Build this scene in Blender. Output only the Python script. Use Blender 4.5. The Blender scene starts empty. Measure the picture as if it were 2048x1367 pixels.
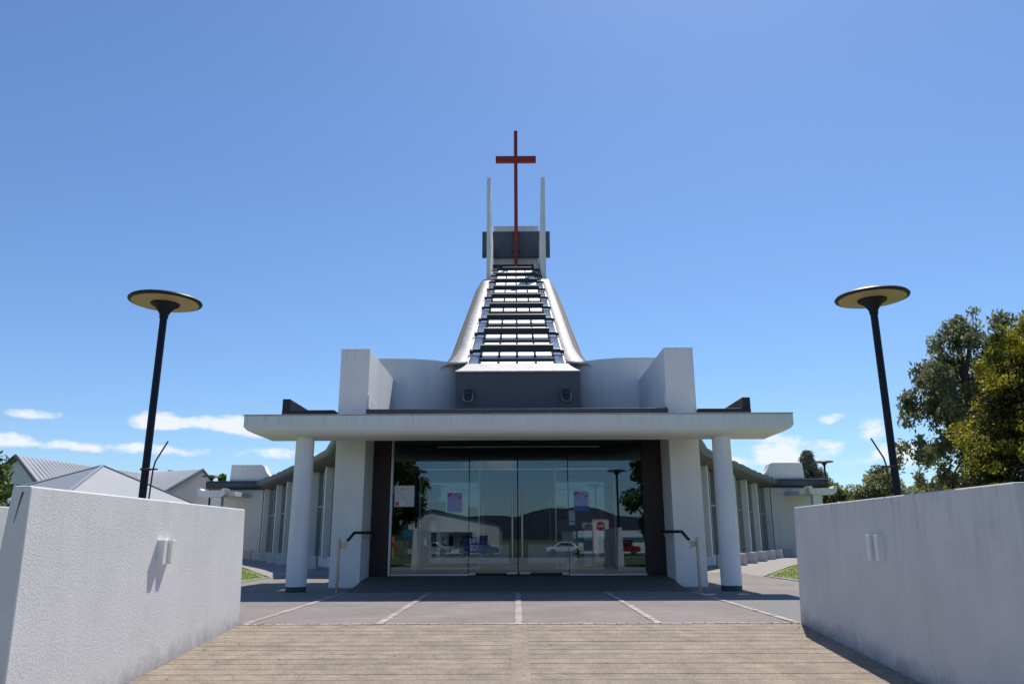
import bpy, math, random
import numpy as np
from mathutils import Vector, Matrix
random.seed(7); rng = np.random.default_rng(7)
S = bpy.context.scene
COL = S.collection
# ------------------------------------------------------------------ camera
F = 1500.0; TH = math.atan(394/1500.); PSI = 8*math.cos(TH)/1500.; ROLL = math.radians(.2)
cam = bpy.data.cameras.new('camera'); cam.sensor_width = 36; cam.lens = F/2048*36
cam.clip_start = .05; cam.clip_end = 6000
co = bpy.data.objects.new('camera', cam); COL.objects.link(co); S.camera = co
fw = Vector((-math.sin(PSI)*math.cos(TH), math.cos(PSI)*math.cos(TH), math.sin(TH)))
rt = Vector((math.cos(PSI), math.sin(PSI), 0)); up = rt.cross(fw)
rt2 = rt*math.cos(ROLL)-up*math.sin(ROLL); up2 = up*math.cos(ROLL)+rt*math.sin(ROLL)
M = Matrix((rt2, up2, -fw)).transposed().to_4x4(); M.translation = Vector((0, 0, 1.0)); co.matrix_world = M
# ------------------------------------------------------------------ world, sun, exposure
SUN_EL, SUN_AZ = math.radians(59), math.radians(20)
W = bpy.data.worlds.new('World'); S.world = W; W.use_nodes = True
nt = W.node_tree; N = nt.nodes; Lk = nt.links; N.clear()
out = N.new('ShaderNodeOutputWorld'); bg = N.new('ShaderNodeBackground'); bg.inputs[1].default_value = .106
sky = N.new('ShaderNodeTexSky'); sky.sky_type = 'NISHITA'; sky.sun_disc = False
sky.sun_elevation = SUN_EL; sky.sun_rotation = SUN_AZ
sky.air_density = 1.0; sky.dust_density = .35; sky.ozone_density = 2.2; sky.altitude = 0
def wm(op, a, b=None, c=None):
    n = N.new('ShaderNodeMath'); n.operation = op
    for i, v in enumerate((a, b, c)):
        if v is None: continue
        if isinstance(v, (int, float)): n.inputs[i].default_value = v
        else: Lk.new(v, n.inputs[i])
    return n.outputs[0]
tc = N.new('ShaderNodeTexCoord'); sp = N.new('ShaderNodeSeparateXYZ'); Lk.new(tc.outputs['Generated'], sp.inputs[0])
az = wm('MULTIPLY', wm('ARCTAN2', sp.outputs[0], sp.outputs[1]), 57.2958)
el = wm('MULTIPLY', wm('ARCSINE', sp.outputs[2]), 57.2958)
cb = N.new('ShaderNodeCombineXYZ'); Lk.new(wm('MULTIPLY', az, .28), cb.inputs[0]); Lk.new(wm('MULTIPLY', el, .5), cb.inputs[1])
no = N.new('ShaderNodeTexNoise'); no.inputs['Scale'].default_value = 1.15; no.inputs['Detail'].default_value = 9; no.inputs['Roughness'].default_value = .58
Lk.new(cb.outputs[0], no.inputs['Vector'])
clouds = [(-33.0,7.9,2.6,.4,.9),(-22.5,8.0,6.0,.75,1.2),(-37,6.1,4.0,.8,1.1),(-26.5,6.0,6.5,.45,.9),(-17.5,6.0,3.3,.6,1.0),(-19,7.7,1.6,.7,.8),
          (19.2,5.9,3.2,1.7,1.3),(22.3,5.9,1.9,.9,1.1),(25.3,7.2,1.5,.9,.7),(23,8.2,1.2,.5,.8),(24.2,4.9,1.6,.6,.8),(16.2,5.2,2.2,1.2,1.1),(27.5,5.4,2.2,1.0,.7),(13,7.2,1.3,.8,.8)]
for k in range(16):
    a = 45 + k*17 + random.uniform(-5, 5)
    clouds.append((a if a < 180 else a-360, random.uniform(5.5, 8.5), random.uniform(3, 7), random.uniform(.7, 1.6), 1.1))
acc = None
for (a, e, w, h, d) in clouds:
    u = wm('POWER', wm('ABSOLUTE', wm('DIVIDE', wm('SUBTRACT', az, a), w)), 2.0)
    v = wm('POWER', wm('ABSOLUTE', wm('DIVIDE', wm('SUBTRACT', el, e), h)), 2.0)
    g = wm('MULTIPLY', wm('SUBTRACT', 1.0, wm('ADD', u, v)), d)
    acc = g if acc is None else wm('MAXIMUM', acc, g)
dens = wm('ADD', wm('MAXIMUM', acc, -1.0), wm('MULTIPLY', wm('SUBTRACT', no.outputs[0], .52), 4.2))
mr = N.new('ShaderNodeMapRange'); mr.interpolation_type = 'SMOOTHSTEP'; mr.inputs[1].default_value = .05; mr.inputs[2].default_value = .95
Lk.new(dens, mr.inputs[0])
mx = N.new('ShaderNodeMix'); mx.data_type = 'RGBA'; mx.inputs['B'].default_value = (8.0, 8.3, 8.8, 1)
Lk.new(wm('MULTIPLY', mr.outputs[0], .9), mx.inputs['Factor'])
gm = N.new('ShaderNodeMix'); gm.data_type = 'RGBA'; gm.blend_type = 'MULTIPLY'; gm.inputs['Factor'].default_value = 1; gm.inputs['B'].default_value = (.745, .945, 1.17, 1)
Lk.new(sky.outputs[0], gm.inputs['A']); Lk.new(gm.outputs['Result'], mx.inputs['A'])
Lk.new(mx.outputs['Result'], bg.inputs[0]); Lk.new(bg.outputs[0], out.inputs[0])
sl = bpy.data.lights.new('sun', 'SUN'); sl.energy = 4.9; sl.angle = math.radians(.5); sl.color = (1, .93, .83)
so = bpy.data.objects.new('sun', sl); COL.objects.link(so)
sd = Vector((math.cos(SUN_EL)*math.sin(SUN_AZ), math.cos(SUN_EL)*math.cos(SUN_AZ), math.sin(SUN_EL)))
so.rotation_euler = sd.to_track_quat('Z', 'Y').to_euler(); so.location = (0, 0, 60)
S.view_settings.view_transform = 'Standard'; S.view_settings.look = 'None'; S.view_settings.gamma = 1
S.view_settings.exposure = 0.12
S.view_settings.use_curve_mapping = False
S.cycles.max_bounces = 10; S.cycles.transparent_max_bounces = 24; S.cycles.glossy_bounces = 6
# ------------------------------------------------------------------ materials
def mat(name, c, rough=.6, var=.12, vscale=2.0, bump=0, bscale=80, metal=0, c2=None, cscale=1.0, spec=.5, streak=0, detail=6, speck=0, sscale=70, ztop=None, tstain=.3, tlen=.4, foot=0):
    m = bpy.data.materials.new(name); m.use_nodes = True; t = m.node_tree; n = t.nodes; l = t.links
    b = n['Principled BSDF']; b.inputs['Roughness'].default_value = rough; b.inputs['Metallic'].default_value = metal
    b.inputs['Specular IOR Level'].default_value = spec
    g = n.new('ShaderNodeNewGeometry')
    nz = n.new('ShaderNodeTexNoise'); nz.inputs['Scale'].default_value = vscale; nz.inputs['Detail'].default_value = detail; nz.inputs['Roughness'].default_value = .6
    l.new(g.outputs['Position'], nz.inputs['Vector'])
    r = n.new('ShaderNodeMapRange'); r.inputs[1].default_value = .3; r.inputs[2].default_value = .7; r.inputs[3].default_value = 1-var; r.inputs[4].default_value = 1+var
    l.new(nz.outputs[0], r.inputs[0])
    base = None
    if c2:
        n2 = n.new('ShaderNodeTexNoise'); n2.inputs['Scale'].default_value = cscale; n2.inputs['Detail'].default_value = 5
        l.new(g.outputs['Position'], n2.inputs['Vector'])
        r2 = n.new('ShaderNodeMapRange'); r2.inputs[1].default_value = .4; r2.inputs[2].default_value = .6; l.new(n2.outputs[0], r2.inputs[0])
        m2 = n.new('ShaderNodeMix'); m2.data_type = 'RGBA'; m2.inputs['A'].default_value = (*c, 1); m2.inputs['B'].default_value = (*c2, 1)
        l.new(r2.outputs[0], m2.inputs['Factor']); base = m2.outputs['Result']
    mm = n.new('ShaderNodeMix'); mm.data_type = 'RGBA'; mm.blend_type = 'MULTIPLY'; mm.inputs['Factor'].default_value = 1
    mm.inputs['A'].default_value = (*c, 1)
    if base: l.new(base, mm.inputs['A'])
    l.new(r.outputs[0], mm.inputs['B']); res = mm.outputs['Result']
    if speck:
        n4 = n.new('ShaderNodeTexNoise'); n4.inputs['Scale'].default_value = sscale; n4.inputs['Detail'].default_value = 3; l.new(g.outputs['Position'], n4.inputs['Vector'])
        r4 = n.new('ShaderNodeMapRange'); r4.inputs[1].default_value = .3; r4.inputs[2].default_value = .7; r4.inputs[3].default_value = 1-speck; r4.inputs[4].default_value = 1+speck; l.new(n4.outputs[0], r4.inputs[0])
        m4 = n.new('ShaderNodeMix'); m4.data_type = 'RGBA'; m4.blend_type = 'MULTIPLY'; m4.inputs['Factor'].default_value = 1
        l.new(res, m4.inputs['A']); l.new(r4.outputs[0], m4.inputs['B']); res = m4.outputs['Result']
    if ztop is not None:   # weather stains that run down from a top edge
        sx = n.new('ShaderNodeSeparateXYZ'); l.new(g.outputs['Position'], sx.inputs[0])
        r5 = n.new('ShaderNodeMapRange'); r5.inputs[1].default_value = ztop-tlen; r5.inputs[2].default_value = ztop; l.new(sx.outputs[2], r5.inputs[0])
        mp5 = n.new('ShaderNodeMapping'); mp5.inputs['Scale'].default_value = (11, 11, 1.2); l.new(g.outputs['Position'], mp5.inputs[0])
        n5 = n.new('ShaderNodeTexNoise'); n5.inputs['Scale'].default_value = 1; n5.inputs['Detail'].default_value = 9; n5.inputs['Roughness'].default_value = .7; l.new(mp5.outputs[0], n5.inputs['Vector'])
        r6 = n.new('ShaderNodeMapRange'); r6.inputs[1].default_value = .5; r6.inputs[2].default_value = .72; l.new(n5.outputs[0], r6.inputs[0])
        p5 = n.new('ShaderNodeMath'); p5.operation = 'MULTIPLY'; l.new(r5.outputs[0], p5.inputs[0]); l.new(r6.outputs[0], p5.inputs[1])
        r7 = n.new('ShaderNodeMapRange'); r7.inputs[3].default_value = 1; r7.inputs[4].default_value = 1-tstain; l.new(p5.outputs[0], r7.inputs[0])
        m5 = n.new('ShaderNodeMix'); m5.data_type = 'RGBA'; m5.blend_type = 'MULTIPLY'; m5.inputs['Factor'].default_value = 1
        l.new(res, m5.inputs['A']); l.new(r7.outputs[0], m5.inputs['B']); res = m5.outputs['Result']
    if foot:   # splash dirt along the wall foot, following the ramp
        sx = n.new('ShaderNodeSeparateXYZ'); l.new(g.outputs['Position'], sx.inputs[0])
        q = n.new('ShaderNodeMath'); q.operation = 'MULTIPLY_ADD'; q.inputs[1].default_value = -.071; q.inputs[2].default_value = .686; l.new(sx.outputs[1], q.inputs[0])
        h = n.new('ShaderNodeMath'); h.operation = 'ADD'; l.new(q.outputs[0], h.inputs[0]); l.new(sx.outputs[2], h.inputs[1])
        n6 = n.new('ShaderNodeTexNoise'); n6.inputs['Scale'].default_value = 4; n6.inputs['Detail'].default_value = 10; n6.inputs['Roughness'].default_value = .75; l.new(g.outputs['Position'], n6.inputs['Vector'])
        h2 = n.new('ShaderNodeMath'); h2.operation = 'MULTIPLY_ADD'; h2.inputs[1].default_value = -.6; h2.inputs[2].default_value = .27; l.new(n6.outputs[0], h2.inputs[0])
        h3 = n.new('ShaderNodeMath'); h3.operation = 'ADD'; l.new(h.outputs[0], h3.inputs[0]); l.new(h2.outputs[0], h3.inputs[1])
        r8 = n.new('ShaderNodeMapRange'); r8.inputs[1].default_value = -.02; r8.inputs[2].default_value = .16; r8.inputs[3].default_value = 1-foot; r8.inputs[4].default_value = 1; l.new(h3.outputs[0], r8.inputs[0])
        m6 = n.new('ShaderNodeMix'); m6.data_type = 'RGBA'; m6.blend_type = 'MULTIPLY'; m6.inputs['Factor'].default_value = 1
        l.new(res, m6.inputs['A']); l.new(r8.outputs[0], m6.inputs['B']); res = m6.outputs['Result']
    if streak:
        mp = n.new('ShaderNodeMapping'); mp.inputs['Scale'].default_value = (7, 7, .35); l.new(g.outputs['Position'], mp.inputs[0])
        n3 = n.new('ShaderNodeTexNoise'); n3.inputs['Scale'].default_value = 1; n3.inputs['Detail'].default_value = 5; l.new(mp.outputs[0], n3.inputs['Vector'])
        r3 = n.new('ShaderNodeMapRange'); r3.inputs[1].default_value = .48; r3.inputs[2].default_value = .8; r3.inputs[3].default_value = 1; r3.inputs[4].default_value = 1-streak
        l.new(n3.outputs[0], r3.inputs[0])
        m3 = n.new('ShaderNodeMix'); m3.data_type = 'RGBA'; m3.blend_type = 'MULTIPLY'; m3.inputs['Factor'].default_value = 1
        l.new(res, m3.inputs['A']); l.new(r3.outputs[0], m3.inputs['B']); res = m3.outputs['Result']
    l.new(res, b.inputs['Base Color'])
    if bump:
        nb = n.new('ShaderNodeTexNoise'); nb.inputs['Scale'].default_value = bscale; nb.inputs['Detail'].default_value = 8; nb.inputs['Roughness'].default_value = .68
        l.new(g.outputs['Position'], nb.inputs['Vector'])
        bp = n.new('ShaderNodeBump'); bp.inputs['Strength'].default_value = 1; bp.inputs['Distance'].default_value = bump
        l.new(nb.outputs[0], bp.inputs['Height']); l.new(bp.outputs[0], b.inputs['Normal'])
    return m
def glass_mat(name, tint=(1, 1, 1), f0=.045, rough=0.0):
    m = bpy.data.materials.new(name); m.use_nodes = True; t = m.node_tree; n = t.nodes; l = t.links; n.clear()
    o = n.new('ShaderNodeOutputMaterial'); mi = n.new('ShaderNodeMixShader'); tr = n.new('ShaderNodeBsdfTransparent'); gl = n.new('ShaderNodeBsdfGlossy')
    gl.inputs['Roughness'].default_value = rough; gl.inputs[0].default_value = (.74, .90, 1.0, 1); tr.inputs[0].default_value = (*tint, 1)
    lw = n.new('ShaderNodeLayerWeight'); lw.inputs[0].default_value = .5
    p = n.new('ShaderNodeMath'); p.operation = 'POWER'; p.inputs[1].default_value = 5; l.new(lw.outputs['Facing'], p.inputs[0])
    r = n.new('ShaderNodeMapRange'); r.inputs[3].default_value = f0; r.inputs[4].default_value = 1; l.new(p.outputs[0], r.inputs[0])
    l.new(r.outputs[0], mi.inputs[0]); l.new(tr.outputs[0], mi.inputs[1]); l.new(gl.outputs[0], mi.inputs[2]); l.new(mi.outputs[0], o.inputs[0])
    return m
def leaf_mat(name, cols, scale=.8, trans=.3):
    m = bpy.data.materials.new(name); m.use_nodes = True; t = m.node_tree; n = t.nodes; l = t.links
    b = n['Principled BSDF']; b.inputs['Roughness'].default_value = .55; b.inputs['Specular IOR Level'].default_value = .3
    g = n.new('ShaderNodeNewGeometry'); nz = n.new('ShaderNodeTexNoise'); nz.inputs['Scale'].default_value = scale; nz.inputs['Detail'].default_value = 3
    l.new(g.outputs['Position'], nz.inputs['Vector'])
    ad = n.new('ShaderNodeMath'); ad.operation = 'MULTIPLY_ADD'; ad.inputs[1].default_value = .3; l.new(g.outputs['Random Per Island'], ad.inputs[0]); 
    s2 = n.new('ShaderNodeMath'); s2.operation = 'SUBTRACT'; s2.inputs[1].default_value = .15; l.new(nz.outputs[0], s2.inputs[0]); l.new(s2.outputs[0], ad.inputs[2])
    cr = n.new('ShaderNodeValToRGB'); l.new(ad.outputs[0], cr.inputs[0])
    e = cr.color_ramp.elements; e[0].position = .32; e[0].color = (*cols[0], 1); e[1].position = .68; e[1].color = (*cols[-1], 1)
    for i, c in enumerate(cols[1:-1]):
        q = e.new(.32+.36*(i+1)/(len(cols)-1)); q.color = (*c, 1)
    l.new(cr.outputs[0], b.inputs['Base Color'])
    tl = n.new('ShaderNodeBsdfTranslucent'); l.new(cr.outputs[0], tl.inputs[0]); mi = n.new('ShaderNodeMixShader'); mi.inputs[0].default_value = trans
    l.new(b.outputs[0], mi.inputs[1]); l.new(tl.outputs[0], mi.inputs[2]); l.new(mi.outputs[0], n['Material Output'].inputs[0])
    return m
WHITE = mat('white_render', (.82, .805, .785), .75, .05, 1.3, .004, 30, streak=.10)
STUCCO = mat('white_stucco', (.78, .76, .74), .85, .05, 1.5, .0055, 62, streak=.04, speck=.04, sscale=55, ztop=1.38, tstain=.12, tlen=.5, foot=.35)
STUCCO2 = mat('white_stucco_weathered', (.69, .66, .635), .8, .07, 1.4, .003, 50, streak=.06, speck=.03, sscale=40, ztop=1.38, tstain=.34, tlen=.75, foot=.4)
SOFFIT = mat('white_soffit', (.84, .825, .80), .7, .05, 1.0, 0, streak=.04, ztop=3.47, tstain=.28, tlen=.3)
PYLON = mat('white_pylon_render', (.82, .80, .78), .75, .05, 1.3, .003, 40, streak=.05, speck=.02, ztop=5.33, tstain=.35, tlen=.35)
MATB = mat('matt_black', (.012, .012, .014), .9, .1, 4, spec=.1)
DARKFASC = mat('charcoal_fascia', (.045, .052, .065), .5, .08, 2.0)
BOXGREY = mat('charcoal_panel', (.085, .09, .105), .55, .05, 1.2)
BLACK = mat('black_metal', (.012, .013, .017), .45, .1, 4)
BLUEGREY = mat('blue_grey_gutter', (.14, .18, .225), .45, .08, 2)
SOFD = mat('dark_eave_soffit', (.10, .095, .095), .7, .06, 2)
MAROON = mat('maroon_panel', (.020, .006, .007), .5, .15, 2)
RED = mat('red_cross_paint', (.27, .022, .022), .5, .12, 3)
STEEL = mat('brushed_steel', (.36, .32, .29), .32, .06, 30, metal=1)
ALU = mat('aluminium', (.45, .47, .5), .4, .05, 8, metal=.8)
POLE = mat('navy_pole', (.007, .012, .022), .45, .15, 5, spec=.25)
DIFF = mat('cream_diffuser', (.42, .33, .17), .5, .08, 6)
LENS = mat('opal_lens', (.62, .60, .52), .3, .04, 6)
RUST = mat('rusty_steel', (.10, .035, .02), .8, .35, 18)
FLASH = mat('white_flashing', (.52, .49, .475), .6, .10, 6, .03, 7, c2=(.42, .395, .38), cscale=4, speck=.08, sscale=14)
SHING = mat('brown_shingle', (.13, .105, .09), .85, .2, 6, .01, 30)
PANE = mat('white_panel_glazing', (.88, .9, .9), .5, .04, 3)
PANEB = mat('blue_grey_glazing', (.20, .25, .34), .15, .1, 1.5)
CONC = mat('concrete_block', (.66, .64, .63), .85, .08, 5, .004, 60)
ASPH = mat('grey_forecourt_asphalt', (.225, .20, .19), .9, .13, 3.2, .004, 120, c2=(.19, .168, .158), cscale=.7, detail=12, speck=.14, sscale=60)
DRAMP = mat('shade_darkened_paving', (.12, .108, .105), .85, .14, 3, .004, 100, speck=.12, sscale=60)  # forecourt grey made darker, deepening the shade before the doors in the colour
CHIP = mat('grey_chip_seal', (.20, .195, .19), .9, .42, 28, .012, 70, detail=2)
RAMPM = mat('beige_ramp_concrete', (.295, .24, .18), .9, .20, 5.5, .006, 90, c2=(.245, .202, .158), cscale=2.3, detail=14, speck=.22, sscale=38)
GAP = mat('dark_joint', (.035, .03, .027), .95)
SETT = mat('pale_sett', (.43, .395, .36), .85, .16, 9, .003, 60, c2=(.33, .24, .21), cscale=3.1)
PATH = mat('pale_path_concrete', (.30, .275, .26), .9, .12, 1.2, .003, 60)
GRASS = mat('lawn_grass', (.15, .22, .03), .9, .3, 3.5, .03, 40, c2=(.20, .25, .04), cscale=.6)
GRND = mat('ground_soil_grass', (.09, .12, .03), .95, .25, .8, .02, 10, c2=(.11, .11, .05), cscale=.05)
ROAD = mat('road_asphalt', (.055, .055, .057), .9, .12, 3)
ROOFG = mat('grey_metal_roof', (.27, .285, .31), .45, .04, .5)
CORR = mat('pale_corrugated_wall', (.62, .59, .56), .6, .04, 1)
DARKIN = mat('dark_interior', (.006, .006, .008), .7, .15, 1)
INFLOOR = mat('interior_floor', (.02, .02, .022), .35, .1, 2)
GREYIN = mat('grey_counter', (.55, .55, .57), .5, .06, 2)
BARK = mat('bark', (.09, .07, .05), .9, .3, 8, .02, 14)
HILL = mat('hazed_hill_scrub', (.022, .028, .036), .95, .3, .02, 0)  # dim blue cast of distance haze mixed into the scrub colour
PAPER = mat('paper', (.7, .72, .74), .6, .05, 4)
LILAC = mat('lilac_poster', (.30, .32, .56), .6, .06, 9, c2=(.36, .38, .62), cscale=5)
BLUEP = mat('blue_print', (.07, .12, .42), .6)
REDP = mat('red_print', (.5, .03, .04), .6)
ORANGE = mat('orange_print', (.55, .13, .02), .6)
BLUES = mat('blue_sign', (.02, .03, .22), .5)
YELL = mat('yellow_paint', (.6, .42, .02), .5)
TEAL = mat('teal_paint', (.02, .2, .3), .5)
CARP = [mat('car_silver', (.45, .46, .48), .25, .03, 1, metal=.5), mat('car_white', (.7, .7, .7), .25, .03), mat('car_dark_blue', (.02, .03, .08), .22, .03), mat('car_red', (.3, .02, .02), .25, .03)]
GLASS = glass_mat('clear_door_glass', (.86, .89, .90), .075)
DKGLASS = mat('dark_window_glass', (.012, .014, .017), .06, .05, .5, spec=.6)
RUBBER = mat('rubber', (.02, .02, .02), .8)
# ------------------------------------------------------------------ helpers
def link(o, parent=None):
    COL.objects.link(o)
    if parent:
        o.parent = parent
        w = Vector((0, 0, 0)); p = parent
        while p: w += p.location; p = p.parent
        o.location = -w
    return o
def tag(o, label=None, cat=None, group=None, kind=None):
    if label: o['label'] = label
    if cat: o['category'] = cat
    if group: o['group'] = group
    if kind: o['kind'] = kind
    return o
def thing(name, loc, label, cat, group=None):
    o = bpy.data.objects.new(name, None); o.location = loc; o.empty_display_size = .2; COL.objects.link(o)
    return tag(o, label, cat, group)
def mesh(name, v, f, m, parent=None, smooth=False, bevel=0, seg=2, mats=None, fm=None):
    me = bpy.data.meshes.new(name); me.from_pydata([tuple(p) for p in v], [], [tuple(q) for q in f]); me.materials.append(m)
    if mats:
        for k in mats: me.materials.append(k)
        me.polygons.foreach_set('material_index', fm)
    me.update()
    o = bpy.data.objects.new(name, me); link(o, parent)
    if smooth:
        for p in me.polygons: p.use_smooth = True
        me.set_sharp_from_angle(angle=math.radians(35))
    if bevel:
        b = o.modifiers.new('b', 'BEVEL'); b.width = bevel; b.segments = seg; b.limit_method = 'ANGLE'
    return o
BF = [(0, 3, 2, 1), (4, 5, 6, 7), (0, 1, 5, 4), (1, 2, 6, 5), (2, 3, 7, 6), (3, 0, 4, 7)]
def bv(x0, x1, y0, y1, z0, z1):
    x0, x1 = min(x0, x1), max(x0, x1); y0, y1 = min(y0, y1), max(y0, y1)
    return [(x0, y0, z0), (x1, y0, z0), (x1, y1, z0), (x0, y1, z0), (x0, y0, z1), (x1, y0, z1), (x1, y1, z1), (x0, y1, z1)]
def box(name, x0, x1, y0, y1, z0, z1, m, parent=None, bevel=.006):
    return mesh(name, bv(x0, x1, y0, y1, z0, z1), BF, m, parent, bevel=bevel)
def joinb(name, bs, m, parent=None, bevel=0):
    v = []; f = []
    for b in bs:
        k = len(v); vv = bv(*b) if not isinstance(b[0], tuple) else list(b); v += vv; f += [tuple(i+k for i in q) for q in BF]
    return mesh(name, v, f, m, parent, bevel=bevel)
def prism(name, poly, a0, a1, axis, m, parent=None, bevel=0, smooth=False):
    """poly = 2D outline; axis x: poly is (y,z); axis y: (x,z); axis z: (x,y)"""
    def p3(p, a): return {'x': (a, p[0], p[1]), 'y': (p[0], a, p[1]), 'z': (p[0], p[1], a)}[axis]
    n = len(poly); v = [p3(p, a0) for p in poly]+[p3(p, a1) for p in poly]
    f = [tuple(range(n)), tuple(range(2*n-1, n-1, -1))]+[(i, i+n, (i+1) % n+n, (i+1) % n) for i in range(n)]
    o = mesh(name, v, f, m, parent, smooth=smooth, bevel=bevel)
    fixn(o); return o
def fixn(o):
    import bmesh
    b = bmesh.new(); b.from_mesh(o.data); bmesh.ops.recalc_face_normals(b, faces=b.faces); b.to_mesh(o.data); b.free()
def tube(name, pts, r, m, parent=None, n=12, r2=None):
    v = []; f = []; pts = [Vector(p) for p in pts]; K = len(pts)
    for i, p in enumerate(pts):
        d = (pts[min(i+1, K-1)]-pts[max(i-1, 0)]).normalized()
        a = d.orthogonal().normalized() if i == 0 else (pa-d*pa.dot(d)).normalized()
        pa = a; c = d.cross(a); rr = r if r2 is None else r+(r2-r)*i/(K-1)
        v += [p+(a*math.cos(t)+c*math.sin(t))*rr for t in [2*math.pi*k/n for k in range(n)]]
    for i in range(K-1):
        f += [(i*n+k, i*n+(k+1) % n, (i+1)*n+(k+1) % n, (i+1)*n+k) for k in range(n)]
    f += [tuple(range(n-1, -1, -1)), tuple(range((K-1)*n, K*n))]
    return mesh(name, v, f, m, parent, smooth=True)
def lathe(name, prof, cx, cy, m, parent=None, n=40):
    v = []; f = []
    for r, z in prof: v += [(cx+r*math.cos(2*math.pi*k/n), cy+r*math.sin(2*math.pi*k/n), z) for k in range(n)]
    for i in range(len(prof)-1): f += [(i*n+k, i*n+(k+1) % n, (i+1)*n+(k+1) % n, (i+1)*n+k) for k in range(n)]
    f += [tuple(range(n-1, -1, -1)), tuple(range((len(prof)-1)*n, len(prof)*n))]
    return mesh(name, v, f, m, parent, smooth=True)
def text(name, s, size, loc, rot, m, parent):
    c = bpy.data.curves.new(name, 'FONT'); c.body = s; c.size = size; c.extrude = .004; c.align_x = 'CENTER'; c.materials.append(m)
    o = bpy.data.objects.new(name, c); COL.objects.link(o)
    dg = bpy.context.evaluated_depsgraph_get(); me = bpy.data.meshes.new_from_object(o.evaluated_get(dg)); bpy.data.objects.remove(o)
    me.transform(Matrix.Translation(loc) @ Matrix.Rotation(rot[2], 4, 'Z') @ Matrix.Rotation(rot[0], 4, 'X'))
    o = bpy.data.objects.new(name, me); link(o, parent)
    return o
def copy_thing(src, dx, dy, dz=0, label=None):
    r = src.copy(); COL.objects.link(r); r.location = src.location+Vector((dx, dy, dz))
    if label: r['label'] = label
    for ch in src.children:
        c = ch.copy(); COL.objects.link(c); c.parent = r
        for g in ch.children:
            d = g.copy(); COL.objects.link(d); d.parent = c
    return r
# ------------------------------------------------------------------ ground and paving
YR = 9.66; SL = .071; YB = -.4
def gz(y): return 0.0 if y >= YR else (-(YR-max(y, YB))*SL)
def sheet(name, x0, x1, y0, y1, m, dz, parent=None, kind='structure'):
    ys = [y0]+[q for q in (YB, YR) if y0 < q < y1]+[y1]
    v = []; f = []
    for y in ys: v += [(x0, y, gz(y)+dz), (x1, y, gz(y)+dz)]
    for i in range(len(ys)-1): f.append((2*i, 2*i+1, 2*i+3, 2*i+2))
    o = mesh(name, v, f, m, parent)
    if not parent: tag(o, kind=kind)
    return o
sheet('ground', -3000, 3000, -3000, 3000, GRND, -.03)
fore = sheet('forecourt', -6.75, 6.75, YR+.1, 24, ASPH, -.004)
def poly(name, pts, z, m):
    o = mesh(name, [(x, y, z) for x, y in pts], [tuple(range(len(pts)))], m); tag(o, kind='structure'); return o
poly('path', [(6.754, 9), (6.754, 21.6), (10.3, 29.5), (13.5, 35.5), (19, 43), (40, 44.5), (40, 52), (-40, 52), (-40, 44.5), (-19, 43), (-13.5, 35.5), (-10.3, 29.5), (-6.754, 21.6), (-6.754, 9), (-6.754, 24.004), (6.754, 24.004)][::-1][2:] and
     [(6.754, 24.004), (6.754, 21.6), (10.3, 29.5), (13.5, 35.5), (19, 43), (40, 44.5), (40, 60), (-40, 60), (-40, 44.5), (-19, 43), (-13.5, 35.5), (-10.3, 29.5), (-6.754, 21.6), (-6.754, 24.004)], -.008, PATH)
def lawn(s):
    pts = [(6.9, 9.7), (6.9, 21.5), (7.4, 22.9), (8.8, 26), (10.5, 29.5), (13.7, 35.3), (19.2, 42.8), (60, 44.3), (60, 9.7)]
    if s < 0: pts = [(-x, y) for x, y in pts][::-1]
    o = poly('lawn', pts, .0, GRASS)
    # mown grass blades standing on the lawn near its visible tip
    v = []; f = []
    n = 5200
    for k in range(n):
        y = rng.uniform(17.5, 31.5); lim = 6.9 if y < 21.5 else 6.9+(y-21.5)*.45
        x = lim+.05+rng.uniform(0, 3.2)**1.0; h = rng.uniform(.012, .035); a = rng.uniform(0, math.pi); w = .012
        dx, dy = math.cos(a)*w, math.sin(a)*w; b = len(v); x *= s
        v += [(x-dx, y-dy, 0), (x+dx, y+dy, 0), (x+rng.uniform(-.03, .03), y+rng.uniform(-.03, .03), h)]; f.append((b, b+1, b+2))
    g = mesh('grass', v, f, GRASS); tag(g, 'short mown grass blades on the lawn '+('right' if s > 0 else 'left')+' of the church path', 'grass', kind='stuff')
    box('lawn_edging', s*6.78, s*6.9, 9.7, 21.6, -.02, .012, PATH, o, .004)
lawn(1); lawn(-1)
sheet('chip_seal_strip', 3.5, 6.74, YR+.1, 15.2, CHIP, .001)
# ramp
ramp = sheet('ramp', -3.42, 3.48, YB, YR, GAP, -.012)
sa = math.atan(SL)
def slab_mesh(w, d, h=.03):
    me = bpy.data.meshes.new('paving_slab'); v = bv(-w/2, w/2, -d/2, d/2, -h, 0)
    me.from_pydata(v, [], BF); me.materials.append(RAMPM); me.update(); return me
mL = slab_mesh(3.36, .192); mC = slab_mesh(.15, .186)
yy = YR-.1
while yy > YB+.1:
    for (xc, me_) in ((-1.74, mL), (1.80, mL)) if yy > -.5 else ():
        o = bpy.data.objects.new('paving_slab', me_); COL.objects.link(o); o.parent = ramp
        o.location = (xc, yy, gz(yy)+.003+random.uniform(-.0015, .0015)); o.rotation_euler = (sa, 0, 0)
        b = o.modifiers.new('b', 'BEVEL'); b.width = .004; b.segments = 1
    yy -= .2
mesh('centre_strip', [(-.062, YB, gz(YB)+.002), (.122, YB, gz(YB)+.002), (.122, YR-.005, gz(YR)+.002), (-.062, YR-.005, gz(YR)+.002)], [(0, 1, 2, 3)], RAMPM, ramp)
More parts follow.
